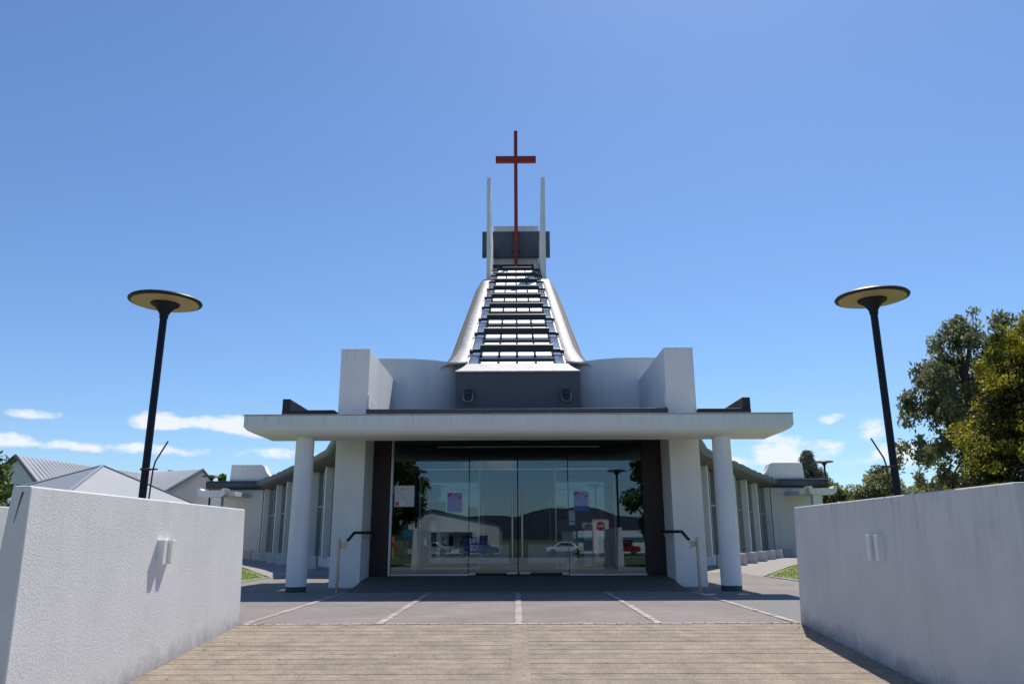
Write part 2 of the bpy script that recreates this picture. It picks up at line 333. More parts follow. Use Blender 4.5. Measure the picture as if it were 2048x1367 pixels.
# leaf litter blown against the joints and the wall foot
v = []; f = []
for k in range(130):
    x = random.choice((-3.38+random.random()**2*.5, 3.40-random.random()**2*.4, random.uniform(-3.3, 3.3), random.uniform(-3.3, -1)))
    y = random.choice((random.uniform(6.5, 9.6), 9.58+random.random()*.3, random.uniform(9.8, 14))); a = random.uniform(0, 6.28); r = random.uniform(.012, .03)
    z = gz(y)+.012; b = len(v)
    v += [(x+r*math.cos(a), y+r*math.sin(a), z), (x+.4*r*math.cos(a+1.57), y+.4*r*math.sin(a+1.57), z+.006), (x-r*math.cos(a), y-r*math.sin(a), z+.002), (x-.4*r*math.cos(a+1.57), y-.4*r*math.sin(a+1.57), z+.004)]; f.append((b, b+1, b+2, b+3))
o = mesh('leaf_litter', v, f, mat('dry_leaf', (.20, .13, .05), .8, .4, 20)); tag(o, 'few dry leaves scattered over the ramp and forecourt joint', 'leaf litter', kind='stuff')
# setts
sm = bpy.data.meshes.new('sett'); sm.from_pydata(bv(-.06, .06, -.045, .045, -.03, 0), [], BF); sm.materials.append(SETT); sm.update()
def sett(x, y, rz=0):
    o = bpy.data.objects.new('sett', sm); COL.objects.link(o); o.parent = fore
    o.location = (x+random.uniform(-.004, .004), y+random.uniform(-.004, .004), .006+random.uniform(0, .004)); o.rotation_euler = (random.uniform(-.01, .01), random.uniform(-.01, .01), rz+random.uniform(-.04, .04))
x = -3.3
while x < 3.45: sett(x, YR+.052); x += .1345
sl2 = bpy.data.meshes.new('sett_long'); sl2.from_pydata(bv(-.045, .045, -.1, .1, -.03, 0), [], BF); sl2.materials.append(SETT); sl2.update()
for X in (-3.35, -1.69, .02, 1.74, 3.44):
    y = YR+.22
    while y < 15.35:
        o = bpy.data.objects.new('sett', sl2); COL.objects.link(o); o.parent = fore
        o.location = (X+random.uniform(-.003, .003), y, .004+random.uniform(0, .003)); o.rotation_euler = (0, 0, random.uniform(-.02, .02)); y += .215
# entrance platform (low ramp to the doors)
prism('entrance_ramp', [(15.55, -.02), (15.55, .012), (16.4, .06), (17.3, .15), (18.0, .187), (24, .187), (24, -.02)], -3.38, 3.42, 'x', DRAMP)
tag(bpy.data.objects['entrance_ramp'], kind='structure')
# ------------------------------------------------------------------ boundary walls
def bwall(s, label):
    xi = -3.42 if s < 0 else 3.48
    y0, y1 = 5.35, YR; t = .13; b = .035
    zt = 1.375; zb = -.75
    def X(z, side):  # side 0 inner, 1 outer
        d = (zt-z)*b
        return (xi-s*d) if side == 0 else (xi+s*(t+d))
    v = []
    for z in (zb, zt):
        v += [(X(z, 0), y0-(zt-z)*.02, z), (X(z, 0), y1, z), (X(z, 1), y1, z), (X(z, 1), y0-(zt-z)*.02, z)]
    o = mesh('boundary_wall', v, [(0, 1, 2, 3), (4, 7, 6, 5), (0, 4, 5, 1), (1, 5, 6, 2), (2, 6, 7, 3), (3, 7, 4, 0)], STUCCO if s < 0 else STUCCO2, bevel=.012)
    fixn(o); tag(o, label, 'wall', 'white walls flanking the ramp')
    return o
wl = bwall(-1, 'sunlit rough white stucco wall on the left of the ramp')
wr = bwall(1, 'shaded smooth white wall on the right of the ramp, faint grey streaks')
# lower return wall on the far left
o = box('outer_wall', -6.13, -6.0, 3.0, 10.4, -.9, 1.39, STUCCO, None, .01)
tag(o, 'white wall glimpsed at the left edge, behind the tall stucco wall end', 'wall')
# crack in the wall end
mesh('crack', [(-3.475, 5.345, 1.33), (-3.462, 5.345, 1.335), (-3.485, 5.343, 1.25), (-3.478, 5.343, 1.25), (-3.50, 5.3415, 1.12), (-3.497, 5.3415, 1.12)], [(0, 1, 3, 2), (2, 3, 5, 4)], GAP, wl)
# wall lights: a slotted louvre block
def wlight(s, y, z0, z1, label):
    xs = (-3.42-.015*(-1)) if s < 0 else 3.48
    xw = (-3.42+(1.375-z0)*.035-.01) if s < 0 else (3.48-(1.375-z0)*.035+.01)
    t = thing('wall_light', (xw, y, z0), label, 'wall light', 'white louvre lights on the flanking walls')
    p = .07
    joinb('housing', [(xw, xw-s*p, y-.12, y-.045, z0, z1), (xw, xw-s*p, y+.045, y+.12, z0, z1)], WHITE, t, .004)
    box('back_plate', xw, xw-s*.02, y-.044, y+.044, z0, z1, WHITE, t, .002)
    box('lens', xw-s*.021, xw-s*.035, y-.034, y+.034, z0+.02, z1-.02, LENS, t, .002)
wlight(-1, 7.46, .78, 1.005, 'small white louvre light on the sunlit left wall, casting two shadows')
wlight(1, 7.46, .79, 1.03, 'small white louvre light on the shaded right wall')
# ------------------------------------------------------------------ lamps
def lamp(x, y, z0, z1, R, label, bar=0, group='disc lamps beside the ramp'):
    t = thing('street_lamp', (x, y, z0), label, 'lamp', group)
    k = R/.39
    tube('pole', [(x, y, z0), (x, y, z1-.16*k)], .039*k, POLE, t, 16)
    h = lathe('lamp_head', [(.36*R/.39, z1-.02*k), (.385*k, z1-.012*k), (.39*k, z1+.0*k), (.375*k, z1+.018*k), (.28*k, z1+.045*k), (.12*k, z1+.062*k), (.01, z1+.066*k)], x, y, POLE, t)
    lathe('diffuser', [(.355*k, z1-.017*k), (.35*k, z1-.024*k), (.1*k, z1-.03*k)], x, y, DIFF, h)
    lathe('collar', [(.044*k, z1-.2*k), (.05*k, z1-.15*k), (.075*k, z1-.11*k), (.105*k, z1-.075*k), (.15*k, z1-.047*k), (.155*k, z1-.03*k)], x, y, POLE, h, 28)
    if bar:
        for zz in (z0+.02, z0+.33):
            lathe('clamp', [(.048, zz), (.052, zz+.004), (.052, zz+.018), (.048, zz+.022)], x, y, RUST, t, 20)
            box('clamp_tab', x+bar*.045, x+bar*.125, y-.03, y+.0, zz+.004, zz+.018, RUST, t, .002)
        tube('stay_rod', [(x+bar*.075, y-.02, z0-.02), (x+bar*.085, y-.02, z0+.34), (x+bar*.10, y-.02, z0+.42), (x+bar*.205, y-.02, z0+.62)], .0085, RUST, t, 8)
    return t
lamp(-3.73, 7.6, 1.35, 3.46, .368, 'tall dark disc lamp with rusty stay rod behind the left sunlit wall', 1)
lamp(3.78, 7.6, 1.35, 3.465, .368, 'tall dark disc lamp with rusty stay rod behind the right shaded wall', -1)
lamp(-20.1, 50, 0, 5.05, .62, 'distant disc lamp behind the left porch beam of the church', group='far disc lamps')
lamp(20.3, 50, 0, 5.85, .60, 'distant disc lamp above the right porch beam, before the trees', group='far disc lamps')
# ------------------------------------------------------------------ church
ch = thing('church', (0, 18, 0), 'modern white church with glazed sloping lantern, red cross, wide canopy and glass entrance', 'church')
# canopy beam: bullnose profile swept along X with cut ends
prof = [(15.25, 3.465), (15.25, 3.24), (15.28, 3.17), (15.35, 3.11), (15.47, 3.072), (15.62, 3.06), (16.15, 3.06), (16.35, 3.09), (16.45, 3.16), (16.48, 3.25), (16.48, 3.465)]
def canopy():
    xs = []
    xl, xr = -5.58, 5.66
    # ends: lower profile points step inward like the chamfered ends of the real slab
    v = []; f = []; n = len(prof)
    def inset(z): 
        q = max(0, 3.24-z)/.18; return .34*q**1.7
    for k, (y, z) in enumerate(prof): v.append((xl+inset(z), y, z))
    for k, (y, z) in enumerate(prof): v.append((xr-inset(z), y, z))
    f = [tuple(range(n)), tuple(range(2*n-1, n-1, -1))]+[(i, i+n, (i+1) % n+n, (i+1) % n) for i in range(n)]
    o = mesh('canopy', v, f, SOFFIT, ch, smooth=True); fixn(o)
    box('cap_flashing', xl-.012, xr+.012, 15.236, 16.49, 3.468, 3.492, FLASH, o, .004)
    # ceiling and side parts behind the beam
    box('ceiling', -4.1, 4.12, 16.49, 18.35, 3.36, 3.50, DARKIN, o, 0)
    return o
canopy()
for X, lb in ((-4.43, 'left'), (4.29, 'right')):
    c = lathe('column', [(.205, .10), (.207, .5), (.197, 1.8), (.187, 3.075)], X, 15.75, WHITE, ch, 36)
    lathe('column_plinth', [(.20, -.02), (.203, .0), (.203, .098), (.18, .103)], X, 15.75, DARKFASC, c, 36)
# pillars that rise through the canopy as pylons, with fins going back
for s, xi, xo in ((-1, -3.41, -4.08), (1, 3.45, 4.13)):
    box('pylon', xi, xo, 17.0, 18.35, -.03, 5.32, PYLON, ch, .012)
    box('pylon_fin', xi, xi+s*.25, 18.352, 20.9, 3.6, 5.318, PYLON, ch, .01)
    prism('gusset', [(17.9, 3.92), (17.9, 4.06), (16.98, 4.22), (16.98, 3.92)], xi-s*.004, xi-s*.03, 'x', SOFFIT, ch)
    box('maroon_panel', s*3.0, xi-s*.003, 18.0, 18.12, .187, 3.36, MAROON, ch, .004)
    # side roof with upturned outer end
    box('side_roof', s*5.34, s*4.14, 16.9, 21.0, 3.74, 3.86, BLACK, ch, .01)
    box('side_upstand', s*5.34, s*5.16, 16.9, 20.6, 3.862, 4.12, BLACK, ch, .02)
    prism('side_soffit', [(16.95, 3.66), (21, 3.6), (21, 3.735), (16.95, 3.735)], s*4.2, s*5.0, 'x', BLUEGREY, ch)
box('roof_edge', -3.38, 3.42, 16.7, 16.95, 3.74, 3.84, DARKFASC, ch, .01)
box('entrance_roof', -3.38, 3.42, 16.96, 21.3, 3.62, 3.80, DARKFASC, ch, 0)
# entrance box with light sloping cap
eb = mesh('entrance_box', bv(-1.53, 1.62, 18.5, 20.9, 3.80, 5.09), BF, BOXGREY, ch, bevel=.015)
cv = []
for k in range(9):
    t = k/8; w = 1.56-.13*(1-(1-t)**2.2); y = 18.46+t*2.4; z = 5.10+.74*t
    cv += [(-w+.01+.02, y, z), (w+.06, y, z)]
cf = [(2*i, 2*i+1, 2*i+3, 2*i+2) for i in range(8)]
nb = len(cv); cv += [(x, y, z-.03) for x, y, z in cv]
cf += [(2*i+nb+2, 2*i+3+nb, 2*i+1+nb, 2*i+nb) for i in range(8)]+[(0, nb, nb+1, 1), (16, 17, 17+nb, 16+nb)]
cf += [(2*i, 2*i+2, 2*i+2+nb, 2*i+nb) for i in range(8)]+[(2*i+1, 2*i+1+nb, 2*i+3+nb, 2*i+3) for i in range(8)]
o = mesh('sloping_cap', cv, cf, FLASH, ch); fixn(o)
for X in (-1.19, 1.245):
    fl = box('floodlight', X-.1, X+.1, 18.3, 18.49, 4.44, 4.6, BLACK, ch, .03)
    tube('bracket', [(X-.11, 18.36, 4.50), (X-.11, 18.30, 4.36), (X-.07, 18.27, 4.30), (X, 18.26, 4.275), (X+.07, 18.27, 4.30), (X+.11, 18.30, 4.36), (X+.11, 18.36, 4.50)], .022, STEEL, fl, 8)
    box('lamp_face', X-.085, X+.085, 18.286, 18.299, 4.38, 4.44, BLACK, fl, .004)
# curved white walls
CW = [(4.3, 20.8), (3.6, 20.75), (2.9, 20.8), (2.35, 20.98), (1.95, 21.2), (1.66, 21.5)]
for s in (-1, 1):
    n = len(CW); v = []
    for z in (3.5, 5.98):
        for x, y in CW: v.append((s*x, y, z))
    for z in (3.5, 5.98):
        for x, y in CW: v.append((s*(x-.05), y+.22, z))
    f = []
    for i in range(n-1):
        f += [(i, i+1, n+i+1, n+i), (2*n+i+1, 2*n+i, 3*n+i, 3*n+i+1), (n+i, n+i+1, 3*n+i+1, 3*n+i), (i+1, i, 2*n+i, 2*n+i+1)]
    f += [(0, n, 3*n, 2*n), (n-1, 2*n+n-1, 4*n-1, 2*n-1)]
    o = mesh('curved_wall', v, f, WHITE, ch, smooth=True); fixn(o)
# lantern
def zr(y): return 5.84+.496*(y-20.85)
LX = lambda s, x: x+.03
YA, YZ = 20.9, 44.6
ln = mesh('lantern_base', [(-1.42+.03, YA, zr(YA)-.12), (1.45, YA, zr(YA)-.12), (1.45, YZ, zr(YZ)-.12), (-1.39, YZ, zr(YZ)-.12), (-1.39, YA, zr(YA)-.9), (1.45, YA, zr(YA)-.9), (1.45, YZ, zr(YZ)-.9), (-1.39, YZ, zr(YZ)-.9)],
          [(0, 1, 2, 3), (7, 6, 5, 4), (0, 4, 5, 1), (1, 5, 6, 2), (2, 6, 7, 3), (3, 7, 4, 0)], BLACK, ch)
beams = [21.95, 24.4, 26.9, 29.4, 31.9, 34.4, 36.9, 39.4, 42.0]
ends = [20.92]+beams+[44.5]
def sq(name, x0, x1, y0, y1, dz, th, m, parent):
    return mesh(name, [(x0, y0, zr(y0)+dz-th), (x1, y0, zr(y0)+dz-th), (x1, y1, zr(y1)+dz-th), (x0, y1, zr(y1)+dz-th),
                       (x0, y0, zr(y0)+dz), (x1, y0, zr(y0)+dz), (x1, y1, zr(y1)+dz), (x0, y1, zr(y1)+dz)], BF, m, parent)
cols = [-1.07, -.53, .01, .55, 1.09]
for i in range(len(ends)-1):
    a, b = ends[i], ends[i+1]
    for k in range(4):
        sq('roof_pane', cols[k]+.03+.03, cols[k+1]-.03+.03, a+.04, b-.05, -.05, .05, PANE, ln)
    for s in (-1, 1):
        x0, x1 = sorted((s*1.12+.03, s*1.36+.03)); sq('side_pane', x0, x1, a+.04, b-.04, -.03, .06, PANEB, ln)
for k in range(5): sq('glazing_bar', cols[k], cols[k]+.06, YA, YZ, -.025, .06, MATB, ln)
for s in (-1, 1): sq('edge_bar', s*1.39+.005, s*1.39+.035, YA, YZ, .0, .1, ALU, ln)
for b in beams:
    bm_ = sq('louvre_beam', -1.10+.03, 1.10+.03, b-.07, b+.07, .30, .22, BLACK, ln)
    for s in (-1, 1):
        sq('beam_clamp', s*1.365+.03-.05, s*1.365+.03+.05, b-.14, b+.02, .16, .12, BLACK, ln); x0, x1 = sorted((s*1.103+.03, s*1.314+.03)); sq('beam_end', x0, x1, b-.05, b+.05, .17, .11, BLACK, ln)
    if b < 43: sq('purlin', -1.07, 1.12, b-.66, b-.5, .01, .07, MATB, ln)
for s in (-1, 1): box('lantern_cheek', s*1.40+.03, s*1.74+.03, 21.35, 24, 3.6, 5.98, FLASH, ch)
box('lantern_head', -1.42, 1.47, 44.62, 44.8, zr(44.6)-.6, zr(44.6)+.16, BLACK, ch)
# flashings and shingle verges (flaring at the lower end)
for s in (-1, 1):
    ys = list(np.linspace(21.05, 24.0, 12))+list(np.linspace(25, 39, 12))
    v = []; f = []; v2 = []; f2 = []
    for i, y in enumerate(ys):
        fl = max(0, (23.6-y)/2.6); a = .20*fl**2.2
        x0 = 1.405; x1 = 1.80+a
        wob = .012*math.sin(y*4.1+s)+.008*math.sin(y*9.7)
        v += [(s*x0+.03, y, zr(y)-.02), (s*(x0+x1)/2+.03, y, zr(y)-.035+wob), (s*x1+.03, y, zr(y)-.06)]
        w = .28+.04*fl
        w *= min(1, (40.5-y)/3); v2 += [(s*x1+.03, y, zr(y)-.065), (s*(x1+w*.6)+.03, y, zr(y)-.17), (s*(x1+w)+.03, y, zr(y)-.36), (s*(x1+w+.02)+.03, y, zr(y)-1.6)]
    for i in range(len(ys)-1):
        f += [(3*i+j, 3*i+j+1, 3*i+j+4, 3*i+j+3) for j in range(2)]
        f2 += [(4*i+j, 4*i+j+1, 4*i+j+5, 4*i+j+4) for j in range(3)]
    o = mesh('flashing', v, f, FLASH, ch, smooth=True)
    md = o.modifiers.new('s', 'SOLIDIFY'); md.thickness = .03; md.offset = -1 if s > 0 else 1
    o = mesh('shingle_verge', v2, f2, SHING, ch)
# tower
for s in (-1, 1):
    x0, x1 = (-1.62, -1.40) if s < 0 else (1.50, 1.72)
    prism('tower_fin', [(39.6, 13.5), (39.6, 21.25), (39.85, 21.25), (42.2, 19.6), (45.3, 18.9), (45.6, 13.5)], x0, x1, 'x', WHITE, ch, .02)
box('tower_block', -1.38, 1.48, 45.3, 47.6, 14, 20.62, WHITE, ch, .02)
box('tower_coping', -1.41, 1.51, 45.26, 47.63, 20.622, 20.68, SOFFIT, ch, .01)
box('sign_slab', -2.12, 2.22, 44.95, 45.2, 18.42, 20.17, BOXGREY, ch, .02)
cr = box('cross', -.06, .17, 44.5, 44.72, 17.55, 27.15, RED, ch, .01)
box('cross_arm', -1.26, 1.38, 44.49, 44.73, 24.86, 25.29, RED, cr, .01)
for z in (18.75, 19.95): box('cross_bracket', -.16, .27, 44.73, 44.95, z, z+.09, RED, cr, .01)
lathe('beacon', [(.2, 16.9), (.22, 17.0), (.2, 17.25), (.05, 17.35)], 1.33, 43.2, FLASH, ch, 14)
# wings
FAC = [(4.85, 23.3), (5.45, 25.2), (6.2, 27.6), (7.3, 30.1), (8.5, 32.55), (9.75, 35.0), (11.25, 38.2), (12.6, 40.9), (14.4, 44.4), (14.9, 45.2)]
def fac_h(i): return 3.62+.02*i
for s in (-1, 1):
    sh = .0
    pts = [(s*x, y) for x, y in FAC]
    # plinth, glass, fins, eave
    n = len(pts)
    nrm = []
    for i in range(n):
        a = Vector(pts[max(i-1, 0)]); b = Vector(pts[min(i+1, n-1)]); d = (b-a).normalized(); nv = Vector((d.y, -d.x))*s; nrm.append((d, nv))
    for i in range(n-1):
        (x0, y0), (x1, y1) = pts[i], pts[i+1]; d = Vector((x1-x0, y1-y0)).normalized(); nv = Vector((d.y, -d.x))*s; o_ = nv
        def seg(name, z0, z1, off0, off1, m, par=ch, a=0., b=1.):
            X0, Y0 = x0+(x1-x0)*a, y0+(y1-y0)*a; X1, Y1 = x0+(x1-x0)*b, y0+(y1-y0)*b
            q = [(X0+o_.x*off0, Y0+o_.y*off0), (X1+o_.x*off0, Y1+o_.y*off0), (X1+o_.x*off1, Y1+o_.y*off1), (X0+o_.x*off1, Y0+o_.y*off1)]
            o = mesh(name, [(x, y, z0) for x, y in q]+[(x, y, z1) for x, y in q], BF, m, par); fixn(o); return o
        seg('plinth', -.03, .36, -.12, .06, WHITE)
        seg('window_pane', .362, 3.9, -.05, -.02, DKGLASS)
        seg('transom', 2.3, 2.36, -.019, .01, ALU)
        seg('mullion', .362, 3.9, -.019, .05, ALU, a=.46, b=.49)
    for i in range(n-1):
        (x, y) = pts[i]; d, nv = nrm[i]
        c = Vector((x, y)); t = d*.13
        q = [c-t-nv*.1, c+t-nv*.1, c+t*.8+nv*.26, c-t*.8+nv*.26]
        o = mesh('facade_fin', [(p.x, p.y, .30) for p in q]+[(p.x, p.y, 3.9) for p in q], BF, WHITE, ch, bevel=.01); fixn(o)
    # eave gutter swept along the curve: profile (offset, z)
    for (enm, ep, em) in (('eave_soffit', [(-.3, 3.78), (.40, 3.82), (.60, 3.97), (.60, 4.1), (-.3, 4.1)], SOFD), ('eave_gutter', [(.605, 3.98), (.68, 4.0), (.75, 4.07), (.78, 4.2), (.73, 4.22), (.605, 4.22)], BLUEGREY)):
      v = []; f = []; m_ = len(ep)
      for i in range(n):
        d, nv = nrm[i]; h = .013*i
        for off, z in ep: v.append((pts[i][0]+nv.x*off, pts[i][1]+nv.y*off, z+h-.06))
      for i in range(n-1):
        for k in range(m_): f.append((i*m_+k, i*m_+(k+1) % m_, (i+1)*m_+(k+1) % m_, (i+1)*m_+k))
      f += [tuple(range(m_)), tuple(range(n*m_-1, (n-1)*m_-1, -1))]
      o = mesh(enm, v, f, em, ch, smooth=True); fixn(o)
    # end block of the wing
    e0, e1 = s*14.8, s*17.15
    box('end_wall', e0, e1, 44.6, 52, -.03, 3.85, WHITE, ch, .01)
    pr = [(0, 3.84), (0, 3.98), (.03, 3.75), (.1, 3.72)]
    v = []
    prism('end_eave', [(44.05, 4.32), (44.0, 4.2), (44.0, 4.0), (44.08, 3.9), (44.25, 3.85), (52, 3.85), (52, 4.32)], s*14.2, s*18.0, 'x', DARKFASC, ch, .02)
    # parapet with a scooped inner end
    pa = [(16.75, 4.322), (16.7, 5.27), (14.95, 5.27), (14.78, 5.2), (14.7, 5.0), (14.6, 4.8), (14.4, 4.62), (14.05, 4.45), (13.6, 4.36), (13.6, 4.322)]
    prism('parapet', [(s*a, b) for a, b in pa], 44.3, 45.0, 'y', WHITE, ch, .01)
    # porch beam and column at the outer side
    pb = [(15.9, 3.74), (15.95, 3.40), (16.1, 3.28), (17.2, 3.28), (17.42, 3.42), (17.48, 3.74), (17.3, 3.74), (17.22, 3.62), (16.15, 3.62), (16.1, 3.74)]
    prism('porch_beam', [(s*(a+.0), b) for a, b in pb], 41.6, 42.2, 'y', SOFFIT, ch, .01)
    box('porch_arm', s*15.6, s*17.0, 42.21, 46, 3.36, 3.6, WHITE, ch, .01)
    box('porch_column', s*16.15, s*16.65, 41.75, 42.15, -.03, 3.27, WHITE, ch, .01)
    # roof sheet from eave to lantern
    NU, NV = 24, 18; v = []; f = []
    for i in range(NU+1):
        u = i/NU; k = u*(n-1); a = min(int(k), n-2); t = k-a
        ex = FAC[a][0]*(1-t)+FAC[a+1][0]*t; ey = FAC[a][1]*(1-t)+FAC[a+1][1]*t; ry = 22.6+u*(41.5-22.6)
        for j in range(NV+1):
            q = j/NV; X = ex+(2.3-ex)*q; Y = ey+(ry-ey)*q; Z = 4.18+(zr(ry)-1.75-4.18)*q**5.2
            v.append((s*X, Y, Z+(.06 if q < .01 else 0)))
    for i in range(NU):
        for j in range(NV): a = i*(NV+1)+j; f.append((a, a+1, a+NV+2, a+NV+1))
    mesh('roof', v, f, SHING, ch, smooth=True)
    # short roof battens whose ends step along the eave
    for i in range(0, 15):
        u = (i+.5)/16*(n-1); a = min(int(u), n-2); t = u-a
        ex = FAC[a][0]*(1-t)+FAC[a+1][0]*t; ey = FAC[a][1]*(1-t)+FAC[a+1][1]*t; d, nv = nrm[a]
        c = Vector((s*ex, ey))+nv*.52; dd = d*.45; w = nv*.7
        q = [c-dd-w, c+dd-w, c+dd, c-dd]
        z = 4.19+.013*u
        o = mesh('eave_shingle', [(p.x, p.y, z) for p in q]+[(p.x, p.y, z+.11) for k, p in enumerate(q)], BF, BLACK, ch); fixn(o)
# hall body (back wall and floor) so that nothing shows through the glass
box('back_wall', -15.5, 15.5, 46.0, 46.3, -.03, 4.1, WHITE, ch, 0)
for s in (-1, 1): box('hall_wall', s*3.7, s*3.9, 18.36, 22, -.03, 3.6, WHITE, ch, 0)
# ------------------------------------------------------------------ entrance glazing and vestibule
zf = .189
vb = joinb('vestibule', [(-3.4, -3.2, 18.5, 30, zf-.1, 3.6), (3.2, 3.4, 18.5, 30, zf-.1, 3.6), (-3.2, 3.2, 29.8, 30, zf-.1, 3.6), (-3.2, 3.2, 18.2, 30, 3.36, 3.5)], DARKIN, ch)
box('vestibule_floor', -3.2, 3.2, 24.01, 29.8, .1, zf, INFLOOR, ch, 0)
gx = [-2.93, -1.12, .03, 1.22, 3.02]
for i in range(4):
    a, b = gx[i]+.012, gx[i+1]-.012
    nm = 'glass_panel' if i in (0, 3) else 'glass_door'
    if i in (0, 3):
        g = box(nm, a, b, 18.10, 18.112, zf+.05, 3.34, GLASS, ch, 0)
        joinb('panel_frame', [(gx[i], gx[i+1], 18.06, 18.16, zf, zf+.045), ((gx[0]-.06, gx[0], 18.05, 18.17, zf, 3.36) if i == 0 else (gx[4], gx[4]+.06, 18.05, 18.17, zf, 3.36))], ALU, g, .004)
    else:
        g = box(nm, a, b, 18.05, 18.062, zf+.06, 2.86, GLASS, ch, 0)
        box('door_fitting', (a if i == 1 else b-.16), (a+.16 if i == 1 else b), 18.03, 18.085, zf+.01, zf+.07, STEEL, g, .004)
        cx = .03-.13 if i == 1 else .03+.10
        (box('door_foot', cx-.13 if i == 1 else cx-.06, cx+.11 if i == 1 else cx+.18, 18.02, 18.09, zf+.03, zf+.09, STEEL, g, .004))
        tube('handle', [(cx, 17.97, .58), (cx, 17.97, 2.11)], .026, STEEL, g, 14)
        for z in (.85, 1.65): tube('handle_post', [(cx, 17.97, z), (cx, 18.05, z)], .012, STEEL, g, 8)
        g2 = box('transom_glass', a, b, 18.10, 18.112, 2.875, 3.34, GLASS, ch, 0)
joinb('door_track', [(-1.9, 2.0, 18.14, 18.2, 3.14, 3.17), (-2.2, 2.2, 18.3, 18.36, 2.62, 2.65)], ALU, ch)
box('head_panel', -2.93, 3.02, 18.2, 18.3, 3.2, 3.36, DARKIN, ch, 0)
# inner glass screens
for (a, b) in ((-2.75, -1.1), (1.15, 2.8)):
    g = box('inner_screen', a, b, 22.1, 22.112, zf+.05, 2.95, GLASS, ch, 0)
    joinb('screen_frame', [(a-.05, a, 22.06, 22.15, zf, 3.0), (b, b+.05, 22.06, 22.15, zf, 3.0), (a, b, 22.06, 22.15, zf, zf+.045), (a, b, 22.06, 22.15, 2.955, 3.0)], ALU, g, .004)
for X in (-.95, .95):
    tube('inner_handle', [(X, 21.9, .7), (X, 21.9, 2.1)], .02, STEEL, ch, 10)
# counters and display stands inside
for (a, b, y, h, lb) in ((-1.22, -.2, 20.3, .68, 'grey reception counter left of the doors, inside the church'), (.3, 1.32, 20.5, .68, 'grey reception counter right of the doors, inside the church')):
    t = thing('counter', ((a+b)/2, y, zf), lb, 'counter')
    box('counter_front', a, b, y, y+.05, zf+.2, zf+h, GREYIN, t, .01); box('counter_top', a-.03, b+.03, y-.05, y+.6, zf+h+.002, zf+h+.04, DARKFASC, t, .005)
    for X in (a+.06, b-.06): box('leg', X-.03, X+.03, y+.06, y+.12, zf, zf+h, DARKFASC, t, .004)
t = thing('display_stand', (1.35, 20.6, zf), 'tall pale grey brochure stand inside the right glass panel', 'stand')
box('stand_panel', 1.2, 1.5, 20.6, 20.64, zf+.05, zf+1.0, GREYIN, t, .005); box('stand_foot', 1.12, 1.58, 20.5, 20.75, zf, zf+.048, DARKFASC, t, .01)
t = thing('display_stand', (1.95, 20.8, zf), 'second grey brochure stand inside, nearer the right pillar', 'stand')
box('stand_panel', 1.8, 2.1, 20.8, 20.84, zf+.05, zf+1.1, GREYIN, t, .005); box('stand_foot', 1.72, 2.18, 20.7, 20.95, zf, zf+.048, DARKFASC, t, .01)
# notices on the glass
nn = thing('notice', (-2.65, 18.09, 1.75), 'grey white square notice on the far left glass panel, small orange picture', 'notice')
box('sheet', -2.885, -2.42, 18.088, 18.096, 1.75, 2.24, PAPER, nn, 0)
box('picture', -2.86, -2.78, 18.082, 18.087, 1.77, 1.86, ORANGE, nn, 0); box('heading_line', -2.77, -2.64, 18.082, 18.087, 2.16, 2.17, DARKFASC, nn, 0)
mesh('white_figure', [(-2.78, 18.083, 1.80), (-2.60, 18.083, 1.79), (-2.66, 18.083, 1.87), (-2.72, 18.083, 1.93), (-2.76, 18.083, 1.98)], [(0, 1, 2, 3, 4)], WHITE, nn)
for k, (a, b, c, d, lb) in enumerate(((-1.635, -1.285, 1.62, 2.07, 'lilac poster with red ribbons taped left of the glass doors'), (1.352, 1.70, 1.64, 2.09, 'lilac poster with blue foot taped right of the glass doors'))):
    t = thing('poster', ((a+b)/2, 18.05, c), lb, 'poster')
    box('sheet', a, b, 18.086, 18.094, c, d, LILAC, t, 0)
    mesh('ribbon', [(a, 18.084, d-.08), (a+.03, 18.084, d-.1), (a+.15, 18.084, d), (a+.06, 18.084, d)], [(0, 1, 2, 3)], REDP, t)
    mesh('ribbon', [(b-.1, 18.084, d-.12), (b-.09, 18.084, d-.15), (b, 18.084, d-.09), (b, 18.084, d-.06)], [(0, 1, 2, 3)], REDP, t)
    box('heading_line', a+.1, b-.1, 18.080, 18.085, d-.06, d-.05, BLUEP, t, 0)
    if k: box('foot_band', a, b, 18.080, 18.085, c, c+.11, BLUEP, t, 0)
t = thing('paper_notice', (1.3, 18.3, 1.33), 'two small white paper sheets hung behind the right door', 'notice')
box('sheet', 1.24, 1.39, 18.3, 18.305, 1.42, 1.66, PAPER, t, 0); box('sheet', 1.24, 1.39, 18.3, 18.305, 1.32, 1.40, PAPER, t, 0)
# ------------------------------------------------------------------ handrails
for s, xp, lb in ((-1, -3.53, 'steel post with dark handrail by the left pillar'), (1, 3.58, 'steel post with dark handrail by the right pillar')):
    t = thing('handrail', (xp, 15.35, 0), lb, 'handrail', 'handrails at the entrance')
    tube('post', [(xp, 15.4, -.02), (xp, 15.4, 1.03)], .028, STEEL, t, 14)
    xr_ = xp-s*.0+(-s)*.14
    tube('rail', [(xr_, 15.52, .99), (xr_, 15.62, 1.0), (xr_+(-s)*.05, 15.75, 1.10), (xr_+(-s)*.06, 15.85, 1.14), (xr_+(-s)*.06, 17.9, 1.16)], .03, BLACK, t, 10)
    box('bracket_plate', min(xp, xr_)+.02, max(xp, xr_), 15.42, 15.44, .84, .95, STEEL, t, .004)
    tube('bracket_pin', [(xr_, 15.43, .80), (xr_, 15.45, .99)], .007, STEEL, t, 6)
    for y in (17.2, 17.75):
        xa = xr_+(-s)*.06; tube('wall_bracket', [(xa, y, 1.13), (xa, y, 1.06), (s*3.42, y, 1.03)], .009, STEEL, t, 6)
